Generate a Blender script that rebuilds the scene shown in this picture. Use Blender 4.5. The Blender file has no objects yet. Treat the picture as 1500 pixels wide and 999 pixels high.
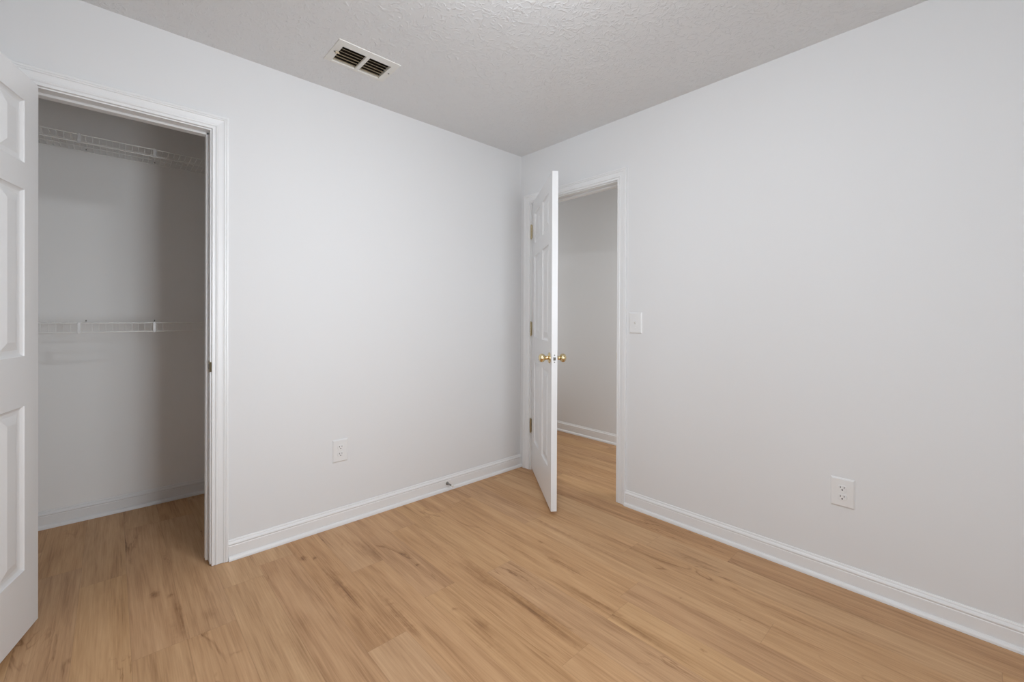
import bpy, bmesh, math, random
from mathutils import Vector, Matrix
random.seed(7)
S = bpy.context.scene
COL = S.collection

# ------------------------------------------------------------------ camera
FPX, SHY = 631.14, -33.77
yaw, pit, rol = math.radians(47.151), math.radians(-0.194), math.radians(0.2444)
d = Vector((math.cos(pit)*math.cos(yaw), math.cos(pit)*math.sin(yaw), math.sin(pit)))
rt = Vector((math.sin(yaw), -math.cos(yaw), 0)); up = rt.cross(d)
R2 = rt*math.cos(rol) + up*math.sin(rol); U2 = up*math.cos(rol) - rt*math.sin(rol)
cd = bpy.data.cameras.new('camera'); cam = bpy.data.objects.new('camera', cd); COL.objects.link(cam)
cd.sensor_width = 36; cd.lens = FPX/1500*36; cd.shift_y = SHY/1500; cd.clip_start = .02
M = Matrix((R2, U2, -d)).transposed().to_4x4(); M.translation = (-2.3651, -2.4462, 1.1802)
cam.matrix_world = M
S.camera = cam

# ------------------------------------------------------------------ world, lights, exposure
S.view_settings.view_transform = 'Standard'; S.view_settings.look = 'None'
S.view_settings.gamma = 1; S.view_settings.use_curve_mapping = False
S.view_settings.exposure = 0.07
S.cycles.use_denoising = True
S.cycles.max_bounces = 16; S.cycles.diffuse_bounces = 12
S.cycles.sample_clamp_indirect = 4
W = bpy.data.worlds.new('sky'); S.world = W; W.use_nodes = True
W.node_tree.nodes['Background'].inputs[0].default_value = (.75, .87, 1, 1)
W.node_tree.nodes['Background'].inputs[1].default_value = 1.0

def area(name, loc, rot, sx, sy, power, col, spread=180):
    l = bpy.data.lights.new(name, 'AREA'); l.shape = 'RECTANGLE'; l.size = sx; l.size_y = sy
    l.energy = power; l.color = col; l.spread = math.radians(spread)
    o = bpy.data.objects.new(name, l); o.location = loc; o.rotation_euler = rot; COL.objects.link(o); return o
WIN = (-1.80, -1.18, 0.50, 2.00)          # window opening in the back wall: x0 x1 z0 z1
YB, XL = -3.05, -3.12                     # back wall and side wall of the room
area('window_daylight', ((WIN[0]+WIN[1])/2, YB-.18, (WIN[2]+WIN[3])/2), (math.radians(90), 0, math.radians(4)),
     WIN[1]-WIN[0], WIN[3]-WIN[2], 15.6, (.90, .96, 1.025), 100)
FILL_WIN = (-2.75, -1.75, 0.50, 2.00)         # opening of an added, unseen fill window in the side wall: y0 y1 z0 z1
area('side_window_fill', (XL-.14, (FILL_WIN[0]+FILL_WIN[1])/2, (FILL_WIN[2]+FILL_WIN[3])/2), (math.radians(90), 0, math.radians(-90)),
     FILL_WIN[1]-FILL_WIN[0], FILL_WIN[3]-FILL_WIN[2], 13.5, (.90, .96, 1.02), 130)  # added fill light for the right wall, through the made-up side window
area('hall_lamp', (.55, -1.75, 2.40), (0, 0, 0), .5, .5, 13, (1.0, .985, .95))
area('hall_fill', (.57, 1.1, 1.3), (math.radians(90), 0, math.radians(180)), .7, 1.6, 4.4, (.95, .98, 1.0))  # added fill panel for the hall; the end wall has no window
LAMP_GLOW = 90.0                          # radiance of the ceiling lamp's frosted dome

# ------------------------------------------------------------------ materials
def mat(name):
    m = bpy.data.materials.new(name); m.use_nodes = True
    n = m.node_tree.nodes; return m, n, m.node_tree.links, n['Principled BSDF']
def simple(name, col, rough=.5, metal=0., bump=0., scale=200., coat=0., spec=.5, vary=.0):
    m, n, l, b = mat(name)
    b.inputs['Base Color'].default_value = (*col, 1); b.inputs['Roughness'].default_value = rough
    b.inputs['Metallic'].default_value = metal; b.inputs['Coat Weight'].default_value = coat
    b.inputs['Specular IOR Level'].default_value = spec
    tc = n.new('ShaderNodeTexCoord'); ns = n.new('ShaderNodeTexNoise')
    ns.inputs['Scale'].default_value = scale; ns.inputs['Detail'].default_value = 3
    l.new(tc.outputs['Object'], ns.inputs['Vector'])
    if vary:
        mx = n.new('ShaderNodeMix'); mx.data_type = 'RGBA'
        mx.inputs[6].default_value = (*[c*(1-vary) for c in col], 1); mx.inputs[7].default_value = (*[min(1, c*(1+vary)) for c in col], 1)
        l.new(ns.outputs['Fac'], mx.inputs[0]); l.new(mx.outputs[2], b.inputs['Base Color'])
    if bump:
        bp = n.new('ShaderNodeBump'); bp.inputs['Strength'].default_value = bump; bp.inputs['Distance'].default_value = .002
        l.new(ns.outputs['Fac'], bp.inputs['Height']); l.new(bp.outputs['Normal'], b.inputs['Normal'])
    return m
WALL = simple('wall_paint', (.72, .722, .724), .75, bump=.04, scale=320, spec=.25)
CLOSET_WALL = simple('closet_paint_brightened', (.84, .837, .825), .8, bump=.04, scale=320, spec=.25)  # wall paint lightened to make up for light missing in the closet
TRIM = simple('trim_paint', (.765, .768, .768), .32, bump=.015, scale=60)
DOOR = simple('door_paint', (.765, .768, .768), .34, bump=.02, scale=90)
PLASTIC = simple('white_plastic', (.75, .75, .745), .28, vary=.01)
SLOT = simple('socket_slot', (.03, .03, .03), .6, vary=.1)
BRASS = simple('polished_brass', (.78, .64, .38), .2, 1.0, vary=.06, scale=40)
AGED = simple('aged_brass', (.50, .42, .27), .32, 1.0, vary=.15, scale=90)
NICKEL = simple('brushed_nickel', (.66, .65, .62), .3, 1.0, vary=.05)
GREYMETAL = simple('grey_metal', (.22, .22, .20), .45, .7, vary=.1)
RUBBER = simple('white_rubber', (.78, .76, .72), .6, vary=.03)
WIRE = simple('white_coated_wire', (.82, .82, .80), .35, vary=.02)
VENT = simple('vent_enamel', (.74, .735, .70), .4, vary=.03, scale=50)
BLADE = simple('vent_blade_enamel', (.50, .41, .28), .5, vary=.08, scale=40)
DUCT = simple('dark_duct', (.035, .026, .018), .95, vary=.2)

def ceiling_mat():
    m, n, l, b = mat('ceiling_texture_paint')
    b.inputs['Base Color'].default_value = (.735, .745, .752, 1); b.inputs['Roughness'].default_value = .85
    b.inputs['Specular IOR Level'].default_value = .2
    tc = n.new('ShaderNodeTexCoord')
    a = n.new('ShaderNodeTexNoise'); a.inputs['Scale'].default_value = 26; a.inputs['Detail'].default_value = 4; a.inputs['Distortion'].default_value = 2.2
    r = n.new('ShaderNodeValToRGB'); r.color_ramp.elements[0].position = .50; r.color_ramp.elements[1].position = .66
    c = n.new('ShaderNodeTexNoise'); c.inputs['Scale'].default_value = 110; c.inputs['Detail'].default_value = 3
    ad = n.new('ShaderNodeMath'); ad.operation = 'MULTIPLY_ADD'; ad.inputs[1].default_value = .35
    bp = n.new('ShaderNodeBump'); bp.inputs['Strength'].default_value = .5; bp.inputs['Distance'].default_value = .004
    l.new(tc.outputs['Object'], a.inputs['Vector']); l.new(tc.outputs['Object'], c.inputs['Vector'])
    l.new(a.outputs['Fac'], r.inputs[0]); l.new(c.outputs['Fac'], ad.inputs[0]); l.new(r.outputs['Color'], ad.inputs[2])
    l.new(ad.outputs[0], bp.inputs['Height']); l.new(bp.outputs['Normal'], b.inputs['Normal'])
    return m
CEIL = ceiling_mat()

# knots seen in the floor: x, y, size across, size along, strength
KNOTS = [(-1.684, -.227, .016, .026, .9), (-1.643, -.265, .012, .016, .8), (-2.23, -.091, .017, .032, .9), (-2.188, -.141, .012, .016, .7),
         (-2.087, -.392, .030, .05, .45), (-2.113, -.507, .020, .016, .5), (-2.05, -.69, .022, .012, .5), (-1.352, -1.022, .016, .016, .7),
         (-1.327, -1.165, .022, .05, .6), (-1.303, -.653, .016, .014, .6), (-1.304, -.509, .020, .026, .4), (-.034, -1.381, .01, .02, .6),
         (-.57, -1.823, .008, .010, .8), (-.83, -1.794, .008, .010, .8), (-.617, -1.609, .007, .010, .8), (-.72, -.90, .010, .02, .5),
         (-2.30, .30, .010, .05, .5), (-2.17, .22, .008, .10, .5)]
# darker grain bands seen in the floor: x, y of the middle, half width, half length, strength
BANDS = [(-1.125, -1.10, .024, .40, .9), (-.911, -1.49, .026, .28, .9), (-.866, -.83, .012, .19, .7), (-1.535, -.90, .016, .20, .9),
         (-1.630, -.68, .020, .32, .9), (-1.132, -.50, .022, .26, .6), (-.566, -.94, .016, .36, .8), (-1.355, -1.25, .022, .24, .6),
         (-1.416, -.38, .024, .13, .8), (-.792, -1.12, .012, .11, .8), (-.289, -1.54, .022, .13, .8), (-.396, -1.89, .020, .30, .8),
         (-.20, -2.0, .022, .25, .8), (-2.180, -.35, .018, .14, .7), (-1.88, -.74, .030, .25, .5), (-.525, -1.91, .022, .2, .6),
         (-.418, -1.30, .014, .25, .5), (-.726, -.03, .014, .33, .5), (-2.35, .15, .035, .35, .4), (-.15, -.9, .02, .3, .6), (.5, -.3, .03, .5, .6)]
def floor_mat():
    m, n, l, b = mat('oak_plank_vinyl')
    def mth(op, a, c=None, e=None):
        x = n.new('ShaderNodeMath'); x.operation = op
        for i, v in enumerate((a, c, e)):
            if v is None: continue
            if isinstance(v, (int, float)): x.inputs[i].default_value = v
            else: l.new(v, x.inputs[i])
        return x.outputs[0]
    tc = n.new('ShaderNodeTexCoord'); sp = n.new('ShaderNodeSeparateXYZ'); l.new(tc.outputs['Object'], sp.inputs[0])
    at = n.new('ShaderNodeAttribute'); at.attribute_name = 'plank'
    ac = n.new('ShaderNodeSeparateColor'); l.new(at.outputs['Color'], ac.inputs[0])
    def grain(sx, sy, seed, detail=4, dist=0., rough=.55):
        c = n.new('ShaderNodeCombineXYZ')
        l.new(mth('MULTIPLY', sp.outputs[0], sx), c.inputs[0])
        l.new(mth('MULTIPLY', sp.outputs[1], sy), c.inputs[1])
        l.new(mth('MULTIPLY_ADD', ac.outputs[0], 57., seed), c.inputs[2])
        t = n.new('ShaderNodeTexNoise'); t.inputs['Scale'].default_value = 1; t.inputs['Detail'].default_value = detail
        t.inputs['Distortion'].default_value = dist; t.inputs['Roughness'].default_value = rough
        l.new(c.outputs[0], t.inputs['Vector']); return t.outputs['Fac']
    broad = grain(13, 1.25, 0, 3, .5)          # wide streaks along the plank
    rings = mth('SINE', mth('MULTIPLY', grain(9, .75, 11, 2, .3), 70.))
    fine = grain(210, 5.5, 3, 4)
    mid = grain(55, 2.6, 8, 4, .4)
    pores = grain(320, 14, 5, 2)
    # knots
    wx = grain(40, 40, 21, 3); wy = grain(40, 40, 27, 3)
    px = mth('MULTIPLY_ADD', mth('SUBTRACT', wx, .5), .035, sp.outputs[0]); py = mth('MULTIPLY_ADD', mth('SUBTRACT', wy, .5), .05, sp.outputs[1])
    kn = None; bd = None
    for (kx, ky, a, c, s) in KNOTS:
        u = mth('DIVIDE', mth('SUBTRACT', px, kx), a); v = mth('DIVIDE', mth('SUBTRACT', py, ky), c)
        r2 = mth('ADD', mth('MULTIPLY', u, u), mth('MULTIPLY', v, v))
        g = mth('MULTIPLY', mth('POWER', 2.718, mth('MULTIPLY', r2, -1.6)), s*.85)
        kn = g if kn is None else mth('MAXIMUM', kn, g)
    for (kx, ky, a, c, s) in BANDS:
        u = mth('DIVIDE', mth('SUBTRACT', px, kx), a); v = mth('DIVIDE', mth('SUBTRACT', py, ky), c)
        v2 = mth('MULTIPLY', v, v)
        r2 = mth('ADD', mth('MULTIPLY', u, u), mth('MULTIPLY', v2, v2))
        g = mth('MULTIPLY', mth('POWER', 2.718, mth('MULTIPLY', r2, -1.)), s)
        bd = g if bd is None else mth('MAXIMUM', bd, g)
    bd = mth('MULTIPLY', bd, mth('MULTIPLY_ADD', grain(42, 3., 33, 3), 1.5, -.3))
    # thin cracks near knots: narrow ridge of a warped noise
    crack = mth('SUBTRACT', 1., mth('MINIMUM', mth('MULTIPLY', mth('ABSOLUTE', mth('SUBTRACT', grain(11, 2.2, 40, 3, .9), .5)), 42.), 1.))
    cmask = mth('MAXIMUM', mth('MINIMUM', mth('MULTIPLY', mth('SUBTRACT', grain(4, 1.6, 60, 2), .57), 9.), 1.), 0.)
    crack = mth('MULTIPLY', mth('MULTIPLY', crack, cmask), .36)
    f = mth('MULTIPLY_ADD', mth('SUBTRACT', broad, .5), .80, .36)
    f = mth('MULTIPLY_ADD', mth('SUBTRACT', mid, .5), .62, f)
    f = mth('MULTIPLY_ADD', mth('SUBTRACT', fine, .5), .65, f)
    f = mth('MULTIPLY_ADD', rings, .03, f)
    f = mth('MULTIPLY_ADD', mth('SUBTRACT', ac.outputs[1], .5), .13, f)
    f = mth('ADD', f, mth('MULTIPLY', kn, .55)); f = mth('ADD', f, mth('MULTIPLY', bd, .68)); f = mth('ADD', f, crack)
    ra = n.new('ShaderNodeValToRGB'); e = ra.color_ramp.elements
    e[0].position = 0.0; e[0].color = FLOOR_COLS[0]
    e[1].position = 1.0; e[1].color = FLOOR_COLS[3]
    for p, c in ((.40, FLOOR_COLS[1]), (.72, FLOOR_COLS[2])):
        q = ra.color_ramp.elements.new(p); q.color = c
    l.new(f, ra.inputs[0])
    hs = n.new('ShaderNodeHueSaturation'); l.new(ra.outputs[0], hs.inputs['Color'])
    l.new(mth('MULTIPLY_ADD', ac.outputs[2], .06, .95), hs.inputs['Saturation'])
    l.new(mth('MULTIPLY_ADD', ac.outputs[1], -.003, .5), hs.inputs['Hue'])
    # seams
    s1 = n.new('ShaderNodeUVMap'); s1.uv_map = 'from_start'; s2 = n.new('ShaderNodeUVMap'); s2.uv_map = 'from_end'
    a1 = n.new('ShaderNodeSeparateXYZ'); a2 = n.new('ShaderNodeSeparateXYZ'); l.new(s1.outputs[0], a1.inputs[0]); l.new(s2.outputs[0], a2.inputs[0])
    dm = mth('MINIMUM', mth('MINIMUM', a1.outputs[0], a2.outputs[0]), mth('MINIMUM', a1.outputs[1], a2.outputs[1]))
    seam = mth('SUBTRACT', 1., mth('MINIMUM', mth('DIVIDE', dm, .0013), 1.))
    mx = n.new('ShaderNodeMix'); mx.data_type = 'RGBA'; mx.inputs[7].default_value = (.16, .085, .04, 1)
    l.new(mth('MULTIPLY', seam, .35), mx.inputs[0]); l.new(hs.outputs[0], mx.inputs[6]); l.new(mx.outputs[2], b.inputs['Base Color'])
    b.inputs['Specular IOR Level'].default_value = .22
    l.new(mth('MULTIPLY_ADD', fine, .12, .40), b.inputs['Roughness'])
    bp = n.new('ShaderNodeBump'); bp.inputs['Strength'].default_value = .12; bp.inputs['Distance'].default_value = .001
    l.new(mth('SUBTRACT', mth('MULTIPLY', pores, .6), mth('MULTIPLY', seam, 1.5)), bp.inputs['Height']); l.new(bp.outputs['Normal'], b.inputs['Normal'])
    return m
FLOOR_COLS = [(.62, .388, .206, 1), (.495, .294, .145, 1), (.335, .182, .082, 1), (.17, .082, .033, 1)]
FLOOR = floor_mat()

def glass_mat():
    m, n, l, b = mat('window_glass')
    t = n.new('ShaderNodeBsdfTransparent'); g = n.new('ShaderNodeBsdfGlossy'); g.inputs['Roughness'].default_value = .02
    lw = n.new('ShaderNodeFresnel'); lw.inputs['IOR'].default_value = 1.45
    mx = n.new('ShaderNodeMixShader'); l.new(lw.outputs[0], mx.inputs[0]); l.new(t.outputs[0], mx.inputs[1]); l.new(g.outputs[0], mx.inputs[2])
    l.new(mx.outputs[0], n['Material Output'].inputs['Surface']); return m
GLASS = glass_mat()
def glow_mat():
    m, n, l, b = mat('lamp_glass')
    b.inputs['Base Color'].default_value = (.9, .88, .84, 1); b.inputs['Roughness'].default_value = .4
    b.inputs['Emission Color'].default_value = (.92, .965, 1.02, 1); b.inputs['Emission Strength'].default_value = LAMP_GLOW
    return m
GLOW = glow_mat()

# ------------------------------------------------------------------ mesh helpers
class MB:
    def __init__(s): s.b = bmesh.new()
    def box(s, a, c, bev=0., seg=2):
        r = bmesh.ops.create_cube(s.b, size=1); vs = r['verts']
        for v in vs: v.co = Vector([(a[i]+c[i])/2 + v.co[i]*(c[i]-a[i]) for i in range(3)])
        if bev:
            es = list({e for v in vs for e in v.link_edges})
            bmesh.ops.bevel(s.b, geom=es, offset=bev, segments=seg, profile=.5, affect='EDGES')
        return s
    def poly(s, pts):
        return s.b.faces.new([s.b.verts.new(p) for p in pts])
    def sweep(s, rings, closed=True, caps=True):
        R = [[s.b.verts.new(p) for p in r] for r in rings]
        n = len(R[0])
        for a, c in zip(R, R[1:]):
            for i in range(n if closed else n-1):
                j = (i+1) % n; s.b.faces.new((a[i], a[j], c[j], c[i]))
        if caps: s.b.faces.new(R[0][::-1]); s.b.faces.new(R[-1])
        return s
    def tube(s, p, q, r, n=8):
        p, q = Vector(p), Vector(q); z = (q-p).normalized()
        x = z.orthogonal().normalized(); y = z.cross(x)
        ring = lambda c: [c + (x*math.cos(2*math.pi*i/n) + y*math.sin(2*math.pi*i/n))*r for i in range(n)]
        return s.sweep([ring(p), ring(q)])
    def lathe(s, o, ax, prof, n=24):
        o, ax = Vector(o), Vector(ax).normalized(); x = ax.orthogonal().normalized(); y = ax.cross(x)
        rings = [[o + ax*h + (x*math.cos(2*math.pi*i/n) + y*math.sin(2*math.pi*i/n))*max(r, 1e-5) for i in range(n)] for r, h in prof]
        return s.sweep(rings)
    def xform(s, m): bmesh.ops.transform(s.b, matrix=m, verts=s.b.verts); return s
    def build(s, name, m, parent=None, smooth=False, loc=None):
        bmesh.ops.remove_doubles(s.b, verts=s.b.verts, dist=1e-5)
        bmesh.ops.recalc_face_normals(s.b, faces=s.b.faces)
        me = bpy.data.meshes.new(name); s.b.to_mesh(me); s.b.free()
        me.materials.append(m)
        if smooth:
            for p in me.polygons: p.use_smooth = True
            try: me.set_sharp_from_angle(angle=math.radians(38))
            except Exception: pass
        o = bpy.data.objects.new(name, me); COL.objects.link(o)
        if parent: o.parent = parent
        if loc: o.location = loc
        return o
def struct(o, label=None, cat=None):
    o['kind'] = 'structure'
    if label: o['label'] = label
    if cat: o['category'] = cat
    return o
def tag(o, label, cat, group=None):
    o['label'] = label; o['category'] = cat
    if group: o['group'] = group
    return o
def thing(name, loc, label, cat, rz=0, group=None):
    o = bpy.data.objects.new(name, None); o.empty_display_size = .1; COL.objects.link(o)
    o.location = loc; o.rotation_euler = (0, 0, rz); return tag(o, label, cat, group)

HC, T = 2.438, .115
# closet opening (in wall_left, plane y=0) and bedroom doorway (in wall_right, plane x=0)
CX0, CX1, CZ = -2.622, -2.0285, 2.048
BY0, BY1, BZ = -.1135, -.8825, 2.046
YC = 1.045                    # closet back wall
HX = 1.045                    # hall far wall

# ------------------------------------------------------------------ floor: planks along y
def build_floor():
    bm = bmesh.new(); uv1 = bm.loops.layers.uv.new('from_start'); uv2 = bm.loops.layers.uv.new('from_end')
    cl = bm.loops.layers.float_color.new('plank')
    w, L = .152, 1.22
    known = {0: -1.5, -1: -1.5+.62, -2: -.5, -3: -1.0, -6: -.5, -7: -.4977, -8: .18, 1: -.92, 2: -.25, 3: -1.43, 4: -.7, 5: -1.25}
    known = {k: v for k, v in known.items()}
    x0 = -1.10
    for k in range(-15, 17):
        a, c = x0 - w + k*w, x0 + k*w            # column k spans [a, c]; k=0 ends at x=-1.10
        a2, c2 = max(a, XL-.1), min(c, 1.2)
        if c2 - a2 < 1e-4: continue
        j = known.get(k, random.uniform(0, L))
        y = j - L*4
        while y < 1.3:
            ya, yb = max(y, YB-.2), min(y+L, 1.3)
            if yb - ya > 1e-4:
                col = (random.random(), random.random(), random.random(), 1)
                f = bm.faces.new([bm.verts.new(p) for p in ((a2, ya, 0), (c2, ya, 0), (c2, yb, 0), (a2, yb, 0))])
                for lp in f.loops:
                    p = lp.vert.co
                    lp[uv1].uv = (p.x-a, p.y-y); lp[uv2].uv = (c-p.x, y+L-p.y); lp[cl] = col
            y += L
    # slab under the planks
    bmesh.ops.remove_doubles(bm, verts=bm.verts, dist=1e-6)
    r = bmesh.ops.create_cube(bm, size=1)
    for v in r['verts']:
        v.co = Vector(((XL-.1+1.2)/2 + v.co.x*(1.2-XL+.1), (1.3+YB-.2)/2 + v.co.y*(1.3-YB+.2), -.03 + v.co.z*.05))
    me = bpy.data.meshes.new('floor'); bm.to_mesh(me); bm.free(); me.materials.append(FLOOR)
    o = bpy.data.objects.new('floor', me); COL.objects.link(o)
    return struct(o, 'light oak plank floor running through room, closet and hall', 'floor')
build_floor()

# ------------------------------------------------------------------ ceiling (with a hole for the vent) and walls
VX0, VX1, VY0, VY1 = -1.612, -1.303, -.477, -.271
ix0, ix1, iy0, iy1 = VX0+.033, VX1-.034, VY0+.043, VY1-.018
m = MB()
X0, X1, Y0, Y1 = XL-.1, 1.2, YB-.2, 1.3
z0, z1 = HC, HC+.06
q_ = .006
for a, c in (((X0, Y0), (ix0-q_, Y1)), ((ix1+q_, Y0), (X1, Y1)), ((ix0-q_, Y0), (ix1+q_, iy0-q_)), ((ix0-q_, iy1+q_), (ix1+q_, Y1))):
    m.box((*a, z0), (*c, z1))
struct(m.build('ceiling', CEIL), 'white textured ceiling', 'ceiling')

m = MB()
m.box((XL-.1, 0, 0), (CX0-.012, T, HC)).box((CX1+.012, 0, 0), (0, T, HC)).box((CX0-.012, 0, CZ+.012), (CX1+.012, T, HC))
struct(m.build('wall_left', WALL), 'white wall with the closet opening', 'wall')
m = MB()
m.box((0, BY0+.012, 0), (T, T, HC)).box((0, YB-.1, 0), (T, BY1-.012, HC)).box((0, BY1-.012, BZ+.012), (T, BY0+.012, HC))
struct(m.build('wall_right', WALL), 'white wall with the bedroom doorway', 'wall')
m = MB()
m.box((XL-.1, YB-.1, 0), (WIN[0], YB, HC)).box((WIN[1], YB-.1, 0), (0, YB, HC))
m.box((WIN[0], YB-.1, 0), (WIN[1], YB, WIN[2])).box((WIN[0], YB-.1, WIN[3]), (WIN[1], YB, HC))
struct(m.build('wall_back', WALL), 'white wall with the window', 'wall')
m = MB().box((XL-.1, YB, 0), (XL, FILL_WIN[0], HC)).box((XL-.1, FILL_WIN[1], 0), (XL, 0, HC))
m.box((XL-.1, FILL_WIN[0], 0), (XL, FILL_WIN[1], FILL_WIN[2])).box((XL-.1, FILL_WIN[0], FILL_WIN[3]), (XL, FILL_WIN[1], HC))
struct(m.build('wall_side', WALL), 'white side wall', 'wall')
struct(MB().box((XL-.1, YC, 0), (-1.1, YC+.1, HC)).build('wall_closet_back', CLOSET_WALL), 'closet back wall', 'wall')
struct(MB().box((XL-.1, T, 0), (XL, YC, HC)).build('wall_closet_left', CLOSET_WALL), 'closet left wall', 'wall')
struct(MB().box((-1.2, T, 0), (-1.1, YC, HC)).build('wall_closet_right', CLOSET_WALL), 'closet right wall', 'wall')
struct(MB().box((HX, YB-.1, 0), (HX+.1, 1.3, HC)).build('wall_hall', WALL), 'white hall wall seen through the doorway', 'wall')
struct(MB().box((T, 1.2, 0), (HX, 1.3, HC)).build('wall_hall_end', WALL), 'hall end wall', 'wall')
struct(MB().box((T, YB-.1, 0), (HX, YB, HC)).build('wall_hall_near', WALL), 'hall near end wall', 'wall')
struct(MB().box((0, T, 0), (T, 1.2, HC)).build('wall_hall_side', WALL), 'hall inner wall beyond the closet', 'wall')

# ------------------------------------------------------------------ baseboards with shoe moulding
BASE = [(0, 0), (.024, 0), (.0235, .008), (.021, .015), (.0165, .019), (.012, .020), (.012, .066), (.0105, .069), (.0105, .071), (.013, .074), (.0128, .078),
        (.010, .083), (.006, .087), (.006, .090), (.004, .095), (0, .096)]
def baseboard(name, p, q, nrm, label):
    p, q, nrm = Vector((*p, 0)), Vector((*q, 0)), Vector((*nrm, 0))
    ring = lambda c: [c + nrm*t + Vector((0, 0, z+.0005)) for t, z in BASE]
    return struct(MB().sweep([ring(p), ring(q)]).build(name, TRIM), label, 'baseboard')
CO, BO = CX1+.073, BY1-.071     # outer edges of the casings
baseboard('baseboard_left', (CO, 0), (0, 0), (0, -1), 'white baseboard along the wall beside the closet')
baseboard('baseboard_right', (0, BO), (0, YB), (-1, 0), 'white baseboard along the wall right of the doorway')
baseboard('baseboard_closet', (XL, YC), (-1.2, YC), (0, -1), 'white baseboard along the closet back wall')
baseboard('baseboard_hall', (HX, YB), (HX, 1.2), (-1, 0), 'white baseboard along the hall wall')
baseboard('baseboard_back', (XL, YB), (0, YB), (0, 1), 'white baseboard under the window')
baseboard('baseboard_side', (XL, YB), (XL, 0), (1, 0), 'white baseboard along the side wall')

# ------------------------------------------------------------------ casings: profile swept round three sides with mitres
CAS = [(0, 0), (0, .0095), (.0015, .011), (.0085, .011), (.010, .0095), (.0125, .0095), (.0155, .0135), (.020, .0145), (.023, .0115), (.040, .0125), (.046, .0135),
       (.048, .0165), (.050, .0165), (.052, .0150), (.0545, .0150), (.0565, .0175), (.0635, .0175), (.066, .0155), (.066, 0)]
def casing(name, a0, a1, top, to3, label):
    # a0, a1: inner edges along the wall (a0 < a1), to3(a, z, t) -> world point
    rings = []
    rings.append([to3(a0-w, .002, t) for w, t in CAS]); rings.append([to3(a0-w, top+w, t) for w, t in CAS])
    rings.append([to3(a1+w, top+w, t) for w, t in CAS]); rings.append([to3(a1+w, .002, t) for w, t in CAS])
    return struct(MB().sweep(rings).build(name, TRIM), label, 'door casing')
RV = .006
casing('trim_1', CX0-RV, CX1+RV, CZ+RV, lambda a, z, t: (a, -t, z), 'white stepped casing round the closet opening')
casing('trim_2', BY1-RV, BY0+RV, BZ+RV, lambda a, z, t: (-t, a, z), 'white casing round the bedroom doorway')
casing('trim_3', BY1-RV, BY0+RV, BZ+RV, lambda a, z, t: (T+t, a, z), 'white casing on the hall side of the doorway')
# jambs with stops
m = MB()
m.box((CX0-.012, .0, .012), (CX0, T, CZ)).box((CX1, .0, .008), (CX1+.012, T, CZ)).box((CX0-.012, 0, CZ), (CX1+.012, T, CZ+.012))
m.box((CX0, .044, .012), (CX0+.011, .080, CZ), .002).box((CX1-.011, .044, .012), (CX1, .080, CZ), .002).box((CX0, .044, CZ-.011), (CX1, .080, CZ), .002)
cj = struct(m.build('trim_4', TRIM), 'white closet door jamb with stop', 'door jamb')
m = MB()
m.box((0, BY0, .0), (T, BY0+.012, BZ)).box((0, BY1-.012, .0), (T, BY1, BZ)).box((0, BY1-.012, BZ), (T, BY0+.012, BZ+.012))
m.box((.044, BY0-.011, .001), (.080, BY0, BZ), .002).box((.044, BY1, .001), (.080, BY1+.011, BZ), .002).box((.044, BY1, BZ-.011), (.080, BY0, BZ), .002)
bj = struct(m.build('trim_5', TRIM), 'white bedroom door jamb with stop', 'door jamb')
# strike plates: plate on the jamb with a lip curling over the room edge
m = MB().box((CX1-.0015, .010, .909), (CX1+.0005, .034, .965), .0006)
m.sweep([[(CX1-.0015, .012, z), (CX1-.0015, .002, z), (CX1+.0025, -.007, z), (CX1+.0045, -.006, z), (CX1+.0008, .003, z), (CX1+.0008, .012, z)] for z in (.914, .960)])
sp_ = m.build('strike_plate', AGED, cj); sp_['label'] = 'dark brass strike plate on closet jamb'
MB().box((CX1-.0022, .016, .925), (CX1-.0012, .028, .949)).build('strike_hole', SLOT, sp_)
m = MB().box((.012, BY1-.0005, .902), (.036, BY1+.0015, .958), .0006)
m.sweep([[(.014, BY1+.0015, z), (.003, BY1+.0015, z), (-.006, BY1-.0025, z), (-.005, BY1-.0045, z), (.004, BY1-.0008, z), (.014, BY1-.0008, z)] for z in (.908, .952)])
sp2 = m.build('strike_plate', AGED, bj)
MB().box((.018, BY1+.0012, .918), (.030, BY1+.0022, .942)).build('strike_hole', SLOT, sp2)

# ------------------------------------------------------------------ window in the back wall (behind the camera)
def window(name, a0, a1, z0, z1, to3, label):
    # to3(a, t, z): a along the wall, t outwards
    f = .045; zc = (z0+z1)/2
    def bx(m, a, b, bev=0):
        p, q = to3(*a), to3(*b)
        return m.box([min(u, v) for u, v in zip(p, q)], [max(u, v) for u, v in zip(p, q)], bev)
    m = MB()
    bx(m, (a0, .02, z0), (a0+f, .08, z1)); bx(m, (a1-f, .02, z0), (a1, .08, z1))
    bx(m, (a0, .02, z0), (a1, .08, z0+f)); bx(m, (a0, .02, z1-f), (a1, .08, z1)); bx(m, (a0, .03, zc-.02), (a1, .075, zc+.02))
    w = struct(m.build(name, TRIM), label, 'window')
    bx(MB(), (a0+f, .050, z0+f), (a1-f, .055, z1-f)).build('pane', GLASS, w)
    bx(MB(), (a0-.06, -.045, z0-.03), (a1+.06, .02, z0), .004).build('window_sill', TRIM, w)
window('window_1', *WIN, lambda a, t, z: (a, YB-t, z), 'white framed window in the back wall')
window('fill_window', *FILL_WIN, lambda a, t, z: (XL-t, a, z), 'added white framed window in the side wall, unseen, lets in fill light')  # unseen window made up to brighten the right wall

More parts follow.
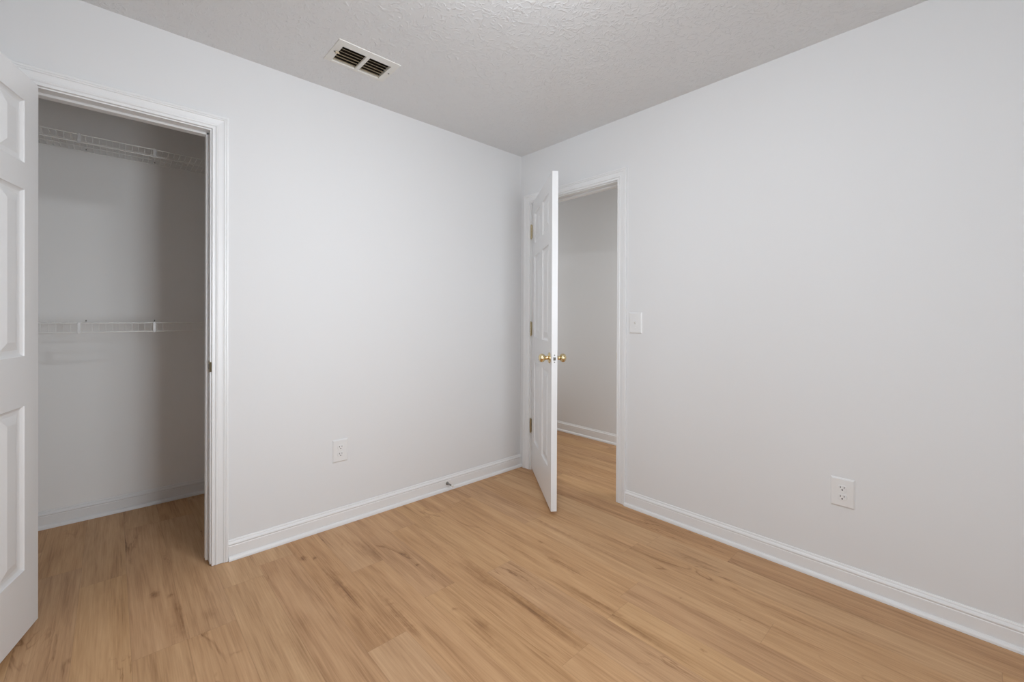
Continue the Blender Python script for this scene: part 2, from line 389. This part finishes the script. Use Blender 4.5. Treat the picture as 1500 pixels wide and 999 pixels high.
# ------------------------------------------------------------------ six-panel doors (local: x = width from the hinge, y = thickness, z = height)
def door_mesh(Wd, H, th, stile, mull):
    pw = (Wd-2*stile-mull)/2
    us = [0, stile, stile+pw, stile+pw+mull, Wd-stile, Wd]
    zs = [0, .232, .826, 1.006, 1.606, 1.702, 1.926, H]
    m = MB(); b = m.b
    for y, s in ((0, 1), (th, -1)):
        for i in range(5):
            for k in range(7):
                a, c, e, g = us[i], us[i+1], zs[k], zs[k+1]
                if i in (1, 3) and k in (1, 3, 5):
                    prev = None
                    for ins, dep in ((0, 0), (.002, .004), (.007, .0075), (.012, .0095), (.024, .0095), (.027, .0085), (.050, .0025), (.053, .002)):
                        vs = [b.verts.new((p, y+s*dep, q)) for p, q in ((a+ins, e+ins), (c-ins, e+ins), (c-ins, g-ins), (a+ins, g-ins))]
                        if prev:
                            for n_ in range(4): b.faces.new((prev[n_], prev[(n_+1) % 4], vs[(n_+1) % 4], vs[n_]))
                        prev = vs
                    b.faces.new(prev)
                else:
                    m.poly([(a, y, e), (c, y, e), (c, y, g), (a, y, g)])
    for k in range(7):
        for x in (0, Wd): m.poly([(x, 0, zs[k]), (x, th, zs[k]), (x, th, zs[k+1]), (x, 0, zs[k+1])])
    for i in range(5):
        for z in (0, H): m.poly([(us[i], 0, z), (us[i+1], 0, z), (us[i+1], th, z), (us[i], th, z)])
    return m
KNOB = [(0, 0), (.0325, 0), (.0335, .002), (.0325, .005), (.027, .008), (.0165, .0105), (.0125, .013), (.0115, .018), (.0115, .0255), (.0135, .028), (.0195, .0315),
        (.0243, .038), (.0262, .0465), (.0246, .056), (.0195, .0625), (.012, .066), (.011, .0655), (0, .0655)]
def door(name, pin, ang, Wd, gap, zb, H, label, hinge_mat):
    # local frame: origin at the hinge pin on the floor, x along the leaf, face y=0 side opens towards the room
    th = .035
    root = door_mesh(Wd, H, th, .094 if Wd < .65 else .110, .09 if Wd < .65 else .105)
    root.xform(Matrix.Translation((gap, .008, zb)))
    o = root.build(name, DOOR); o.location = (*pin, 0); o.rotation_euler = (0, 0, ang)
    struct(o, label, 'door')
    for zc in (.345, 1.087, 1.83):
        h = MB()
        for i in range(5):
            h.tube((0, 0, zc-.05+i*.02+.0006), (0, 0, zc-.05+(i+1)*.02-.0006), .0062, 12)
        h.lathe((0, 0, zc+.05), (0, 0, 1), [(.0035, 0), (.0055, .002), (.004, .006), (0, .007)], 10)
        h.lathe((0, 0, zc-.05), (0, 0, -1), [(.0035, 0), (.0055, .002), (.004, .006), (0, .007)], 10)
        h.box((.0008, .003, zc-.05), (.0022, .038, zc+.05)).box((.0008, 0, zc-.05), (.0022, .006, zc+.05))
        h.box((.0065, .0072, zc-.05), (.0200, .0082, zc+.05), .0004); h.build('hinge', hinge_mat, o, smooth=True)
    zk = .930
    for y, s in ((.008, -1), (.008+th, 1)):
        MB().lathe((gap+Wd-.060, y, zk), (0, s, 0), KNOB, 28).build('door_knob', BRASS, o, smooth=True)
    lp = MB().box((gap+Wd-.0004, .008+th/2-.0125, zk-.029), (gap+Wd+.0008, .008+th/2+.0125, zk+.029), .0004).build('latch_plate', PLASTIC, o)
    lp['label'] = 'pale latch plate'
    xx = gap+Wd+.0006
    MB().sweep([[(xx, .0255-.007, z), (xx+.007, .0255-.007, z), (xx+.0085, .0255-.003, z), (xx+.002, .0255+.007, z), (xx, .0255+.007, z)] for z in (zk-.009, zk+.009)]).build('latch_bolt', GREYMETAL, lp)
    for dz in (-.021, .021):
        MB().lathe((xx, .0255, zk+dz), (1, 0, 0), [(.0042, 0), (.0042, .0008), (.003, .0013), (0, .0013)], 12).build('screw', GREYMETAL, lp)
    return o
door('door_1', (-2.6125, -.008), math.radians(-105.6), .587, .002, .024, 2.022, 'white six-panel closet door swung open at the left edge', AGED)
door('door_2', (-.008, -.1185), math.radians(270-36.6), .757, .003, .022, 2.022, 'white six-panel bedroom door with brass knobs, half open', AGED)
# the doors' leaf sits on the side of the pin away from the room face: checked below by orientation

# ------------------------------------------------------------------ ceiling vent
v = thing('ceiling_vent', ((VX0+VX1)/2, (VY0+VY1)/2, HC), 'off-white metal louvred air vent in the ceiling with two rows of dark slats', 'air vent')
cx, cy = (VX0+VX1)/2, (VY0+VY1)/2
hx, hy = (VX1-VX0)/2, (VY1-VY0)/2
a0, a1, b0, b1 = ix0-cx, ix1-cx, iy0-cy, iy1-cy
def frame_ring(ins, z, inner=False):
    return None
m = MB(); b = m.b
outer = [(-hx, -hy, 0), (hx, -hy, 0), (hx, hy, 0), (-hx, hy, 0)]
lip = [(-hx+.002, -hy+.002, -.0035), (hx-.002, -hy+.002, -.0035), (hx-.002, hy-.002, -.0035), (-hx+.002, hy-.002, -.0035)]
inn = [(a0, b0, -.005), (a1, b0, -.005), (a1, b1, -.005), (a0, b1, -.005)]
inu = [(x, y, .012) for x, y, z in inn]
L_ = [[b.verts.new(p) for p in r] for r in (outer, lip, inn, inu)]
for A_, B_ in zip(L_, L_[1:]):
    for i in range(4): b.faces.new((A_[i], A_[(i+1) % 4], B_[(i+1) % 4], B_[i]))
m.build('frame', VENT, v)
MB().box((-.009+.002, b0, -.0065), (.009+.002, b1, .004), .0015).build('centre_bar', VENT, v)
nb = 6
for side, (xa, xb) in enumerate(((a0, -.007), (.011, a1))):
    for i in range(nb):
        yc = b0 + (i+.5)*(b1-b0)/nb
        t = math.radians(33 if i < 3 else 41); w2 = .0095; th = .0007
        ca, sa = math.cos(t), math.sin(t)
        pts = [(yc + ca*u - sa*q, .006 + sa*u + ca*q) for u, q in ((-w2, -th), (w2, -th), (w2, th), (-w2, th))]
        MB().sweep([[(x, y, z) for y, z in pts] for x in (xa+.0005, xb-.0005)]).build('slat', BLADE, v)
for sx in (-1, 1):
    MB().lathe((sx*(hx-.017), .0, -.0065), (0, 0, -1), [(.0045, 0), (.0045, .001), (.003, .002), (0, .002)], 12).build('screw', GREYMETAL, v)
MB().box((a0-.012, -.008, -.014), (a0+.004, -.003, -.006), .001).box((a0-.014, -.012, -.015), (a0-.008, .002, -.011), .001).build('lever', BLADE, v)
m = MB(); e = .03
m.box((a0-.005, b0-.005, .085), (a1+.005, b1+.005, .09)).box((a0-.005, b0-.005, .010), (a0-.001, b1+.005, .085)).box((a1+.001, b0-.005, .010), (a1+.005, b1+.005, .085))
m.box((a0-.005, b0-.005, .010), (a1+.005, b0-.001, .085)).box((a0-.005, b1+.001, .010), (a1+.005, b1+.005, .085))
m.build('duct', DUCT, v)

# ------------------------------------------------------------------ outlets and switch (local: x = width, -y = out of the wall, z = up)
def plate_mesh(w, h, t=.0065):
    m = MB(); rings = []
    for ins, y in ((0, 0), (0, -.002), (.0025, -.0045), (.0065, -t), (.010, -t)):
        rings.append([(-w/2+ins, y, -h/2+ins), (w/2-ins, y, -h/2+ins), (w/2-ins, y, h/2-ins), (-w/2+ins, y, h/2-ins)])
    return m.sweep(rings)
def outlet(loc, rz, label):
    o = thing('wall_outlet', loc, label, 'wall outlet', rz)
    plate_mesh(.086, .127).build('cover_plate', PLASTIC, o)
    for zc in (.0195, -.0195):
        n = 28; pts = []
        for i in range(n):
            a = 2*math.pi*i/n; x, z = .0172*math.cos(a), .0172*math.sin(a)
            pts.append((x, max(-.0125, min(.0125, z))))
        rec = MB().sweep([[(x*k, y, zc+z*k) for x, z in pts] for k, y in ((1, -.0055), (1, -.0094), (.95, -.0100))]).build('receptacle', PLASTIC, o)
        s = MB().box((-.0078, -.0104, zc+.0005), (-.0052, -.0098, zc+.0085)).box((.0055, -.0104, zc+.0012), (.0079, -.0098, zc+.0078))
        s.build('slot', SLOT, rec)
        MB().lathe((0, -.0098, zc-.0065), (0, -1, 0), [(.0029, 0), (.0029, .0006), (0, .0006)], 14).build('ground_hole', SLOT, rec)
    MB().lathe((0, -.0064, 0), (0, -1, 0), [(.0032, 0), (.0030, .0008), (0, .0012)], 12).build('screw', PLASTIC, o)
    return o
outlet((-1.4193, 0, .4185), 0, 'white duplex outlet low on the wall between closet and corner')
outlet((0, -2.0485, .4100), math.radians(-90), 'white duplex outlet low on the long wall right of the doorway')
sw = thing('light_switch', (0, -1.0185, 1.1435), 'white toggle light switch on the wall right beside the doorway casing', 'light switch', math.radians(-90))
plate_mesh(.089, .129).build('cover_plate', PLASTIC, sw)
tg = MB().box((-.0055, -.0072, -.0125), (.0055, -.0060, .0125), .0004).build('toggle_collar', PLASTIC, sw)
MB().sweep([[(-.0042, -.006, .0065), (.0042, -.006, .0065), (.0042, -.006, -.0075), (-.0042, -.006, -.0075)],
            [(-.0036, -.020, .0120), (.0036, -.020, .0120), (.0036, -.021, .0050), (-.0036, -.021, .0050)]]).build('toggle', PLASTIC, sw)
for zc in (.030, -.030):
    MB().lathe((0, -.0064, zc), (0, -1, 0), [(.0032, 0), (.0030, .0008), (0, .0012)], 12).build('screw', PLASTIC, sw)

# ------------------------------------------------------------------ rigid door stop on the baseboard
ds = thing('door_stop', (-.7005, -.012, .048), 'small grey metal door stop with white tip on the left baseboard', 'door stop')
MB().lathe((0, 0, 0), (0, -1, 0), [(.0, -.001), (.0105, -.001), (.0105, .003), (.0085, .006), (.006, .008), (0, .008)], 18).build('base', GREYMETAL, ds, smooth=True)
m = MB(); pr = [(.0038, .006)]
for i in range(24): pr += [(.0052, .008+i*.002), (.0042, .009+i*.002)]
pr += [(.004, .058)]
m.lathe((0, 0, 0), (0, -1, 0), pr, 12).build('spring', GREYMETAL, ds, smooth=True)
MB().lathe((0, 0, 0), (0, -1, 0), [(.0, .056), (.0065, .056), (.0075, .060), (.0075, .070), (.006, .073), (0, .073)], 16).build('rubber_tip', RUBBER, ds, smooth=True)

# ------------------------------------------------------------------ wire shelves in the closet
def shelf(z, lipd, label):
    yf, yb, xa, xb = .735, YC-.004, XL+.004, -1.204
    o = thing('wire_shelf', ((xa+xb)/2, YC, z), label, 'wire shelf')
    off = Vector((-(xa+xb)/2, -YC, -z)); Tm = Matrix.Translation(off)
    m = MB(); n = int((xb-xa)/.0265)
    for i in range(n+1):
        x = xa + .01 + i*.0265
        m.tube((x, yb, z), (x, yf, z), .0012, 5).tube((x, yf, z), (x, yf-.001, z-lipd), .0012, 5)
    for y in (yb-.003, .94, .84): m.tube((xa, y, z-.003), (xb, y, z-.003), .0022, 6)
    m.xform(Tm).build('wire_deck', WIRE, o)
    m = MB().tube((xa, yf-.002, z), (xb, yf-.002, z), .0030, 8).tube((xa, yf-.003, z-lipd), (xb, yf-.003, z-lipd), .0032, 8)
    m.xform(Tm).build('front_rail', WIRE, o, smooth=True)
    for x in (-2.795, -2.4924, -2.1897, -1.887, -1.584):
        m = MB().box((x-.007, yf-.0085, z-lipd-.005), (x+.007, yf+.002, z+.005), .002)
        m.xform(Tm).build('joiner_clip', PLASTIC, o)
    for x in (-2.78, -2.476, -2.172, -1.868, -1.564):
        m = MB().box((x-.006, YC-.012, z-.006), (x+.006, YC, z+.005), .002)
        wc = m.xform(Tm).build('wall_clip', PLASTIC, o)
        MB().box((x-.0025, YC-.004, z+.004), (x+.0025, YC, z+.014), .001).xform(Tm).build('clip_pin', GREYMETAL, wc)
    return o
shelf(2.119, .041, 'white wire closet shelf, the upper one near the closet ceiling')
shelf(1.1355, .048, 'white wire closet shelf, the lower one at mid height')

# ------------------------------------------------------------------ ceiling lamp (just above the frame)
cl = thing('ceiling_light', (-1.50, -1.58, HC), 'flush round ceiling light with frosted dome', 'ceiling light')
MB().lathe((0, 0, 0), (0, 0, -1), [(0, .0), (.13, .0), (.135, .008), (.135, .022), (.128, .028), (0, .028)], 36).build('base', NICKEL, cl, smooth=True)
dome = [(.122, .026), (.122, .034)] + [(.122*math.cos(a), .036+.07*math.sin(a)) for a in [i*math.pi/2/8 for i in range(9)]]
MB().lathe((0, 0, 0), (0, 0, -1), dome, 36).build('glass_dome', GLOW, cl, smooth=True)
MB().lathe((0, 0, 0), (0, 0, -1), [(.0, .104), (.007, .104), (.007, .112), (.004, .118), (0, .119)], 14).build('finial', NICKEL, cl, smooth=True)
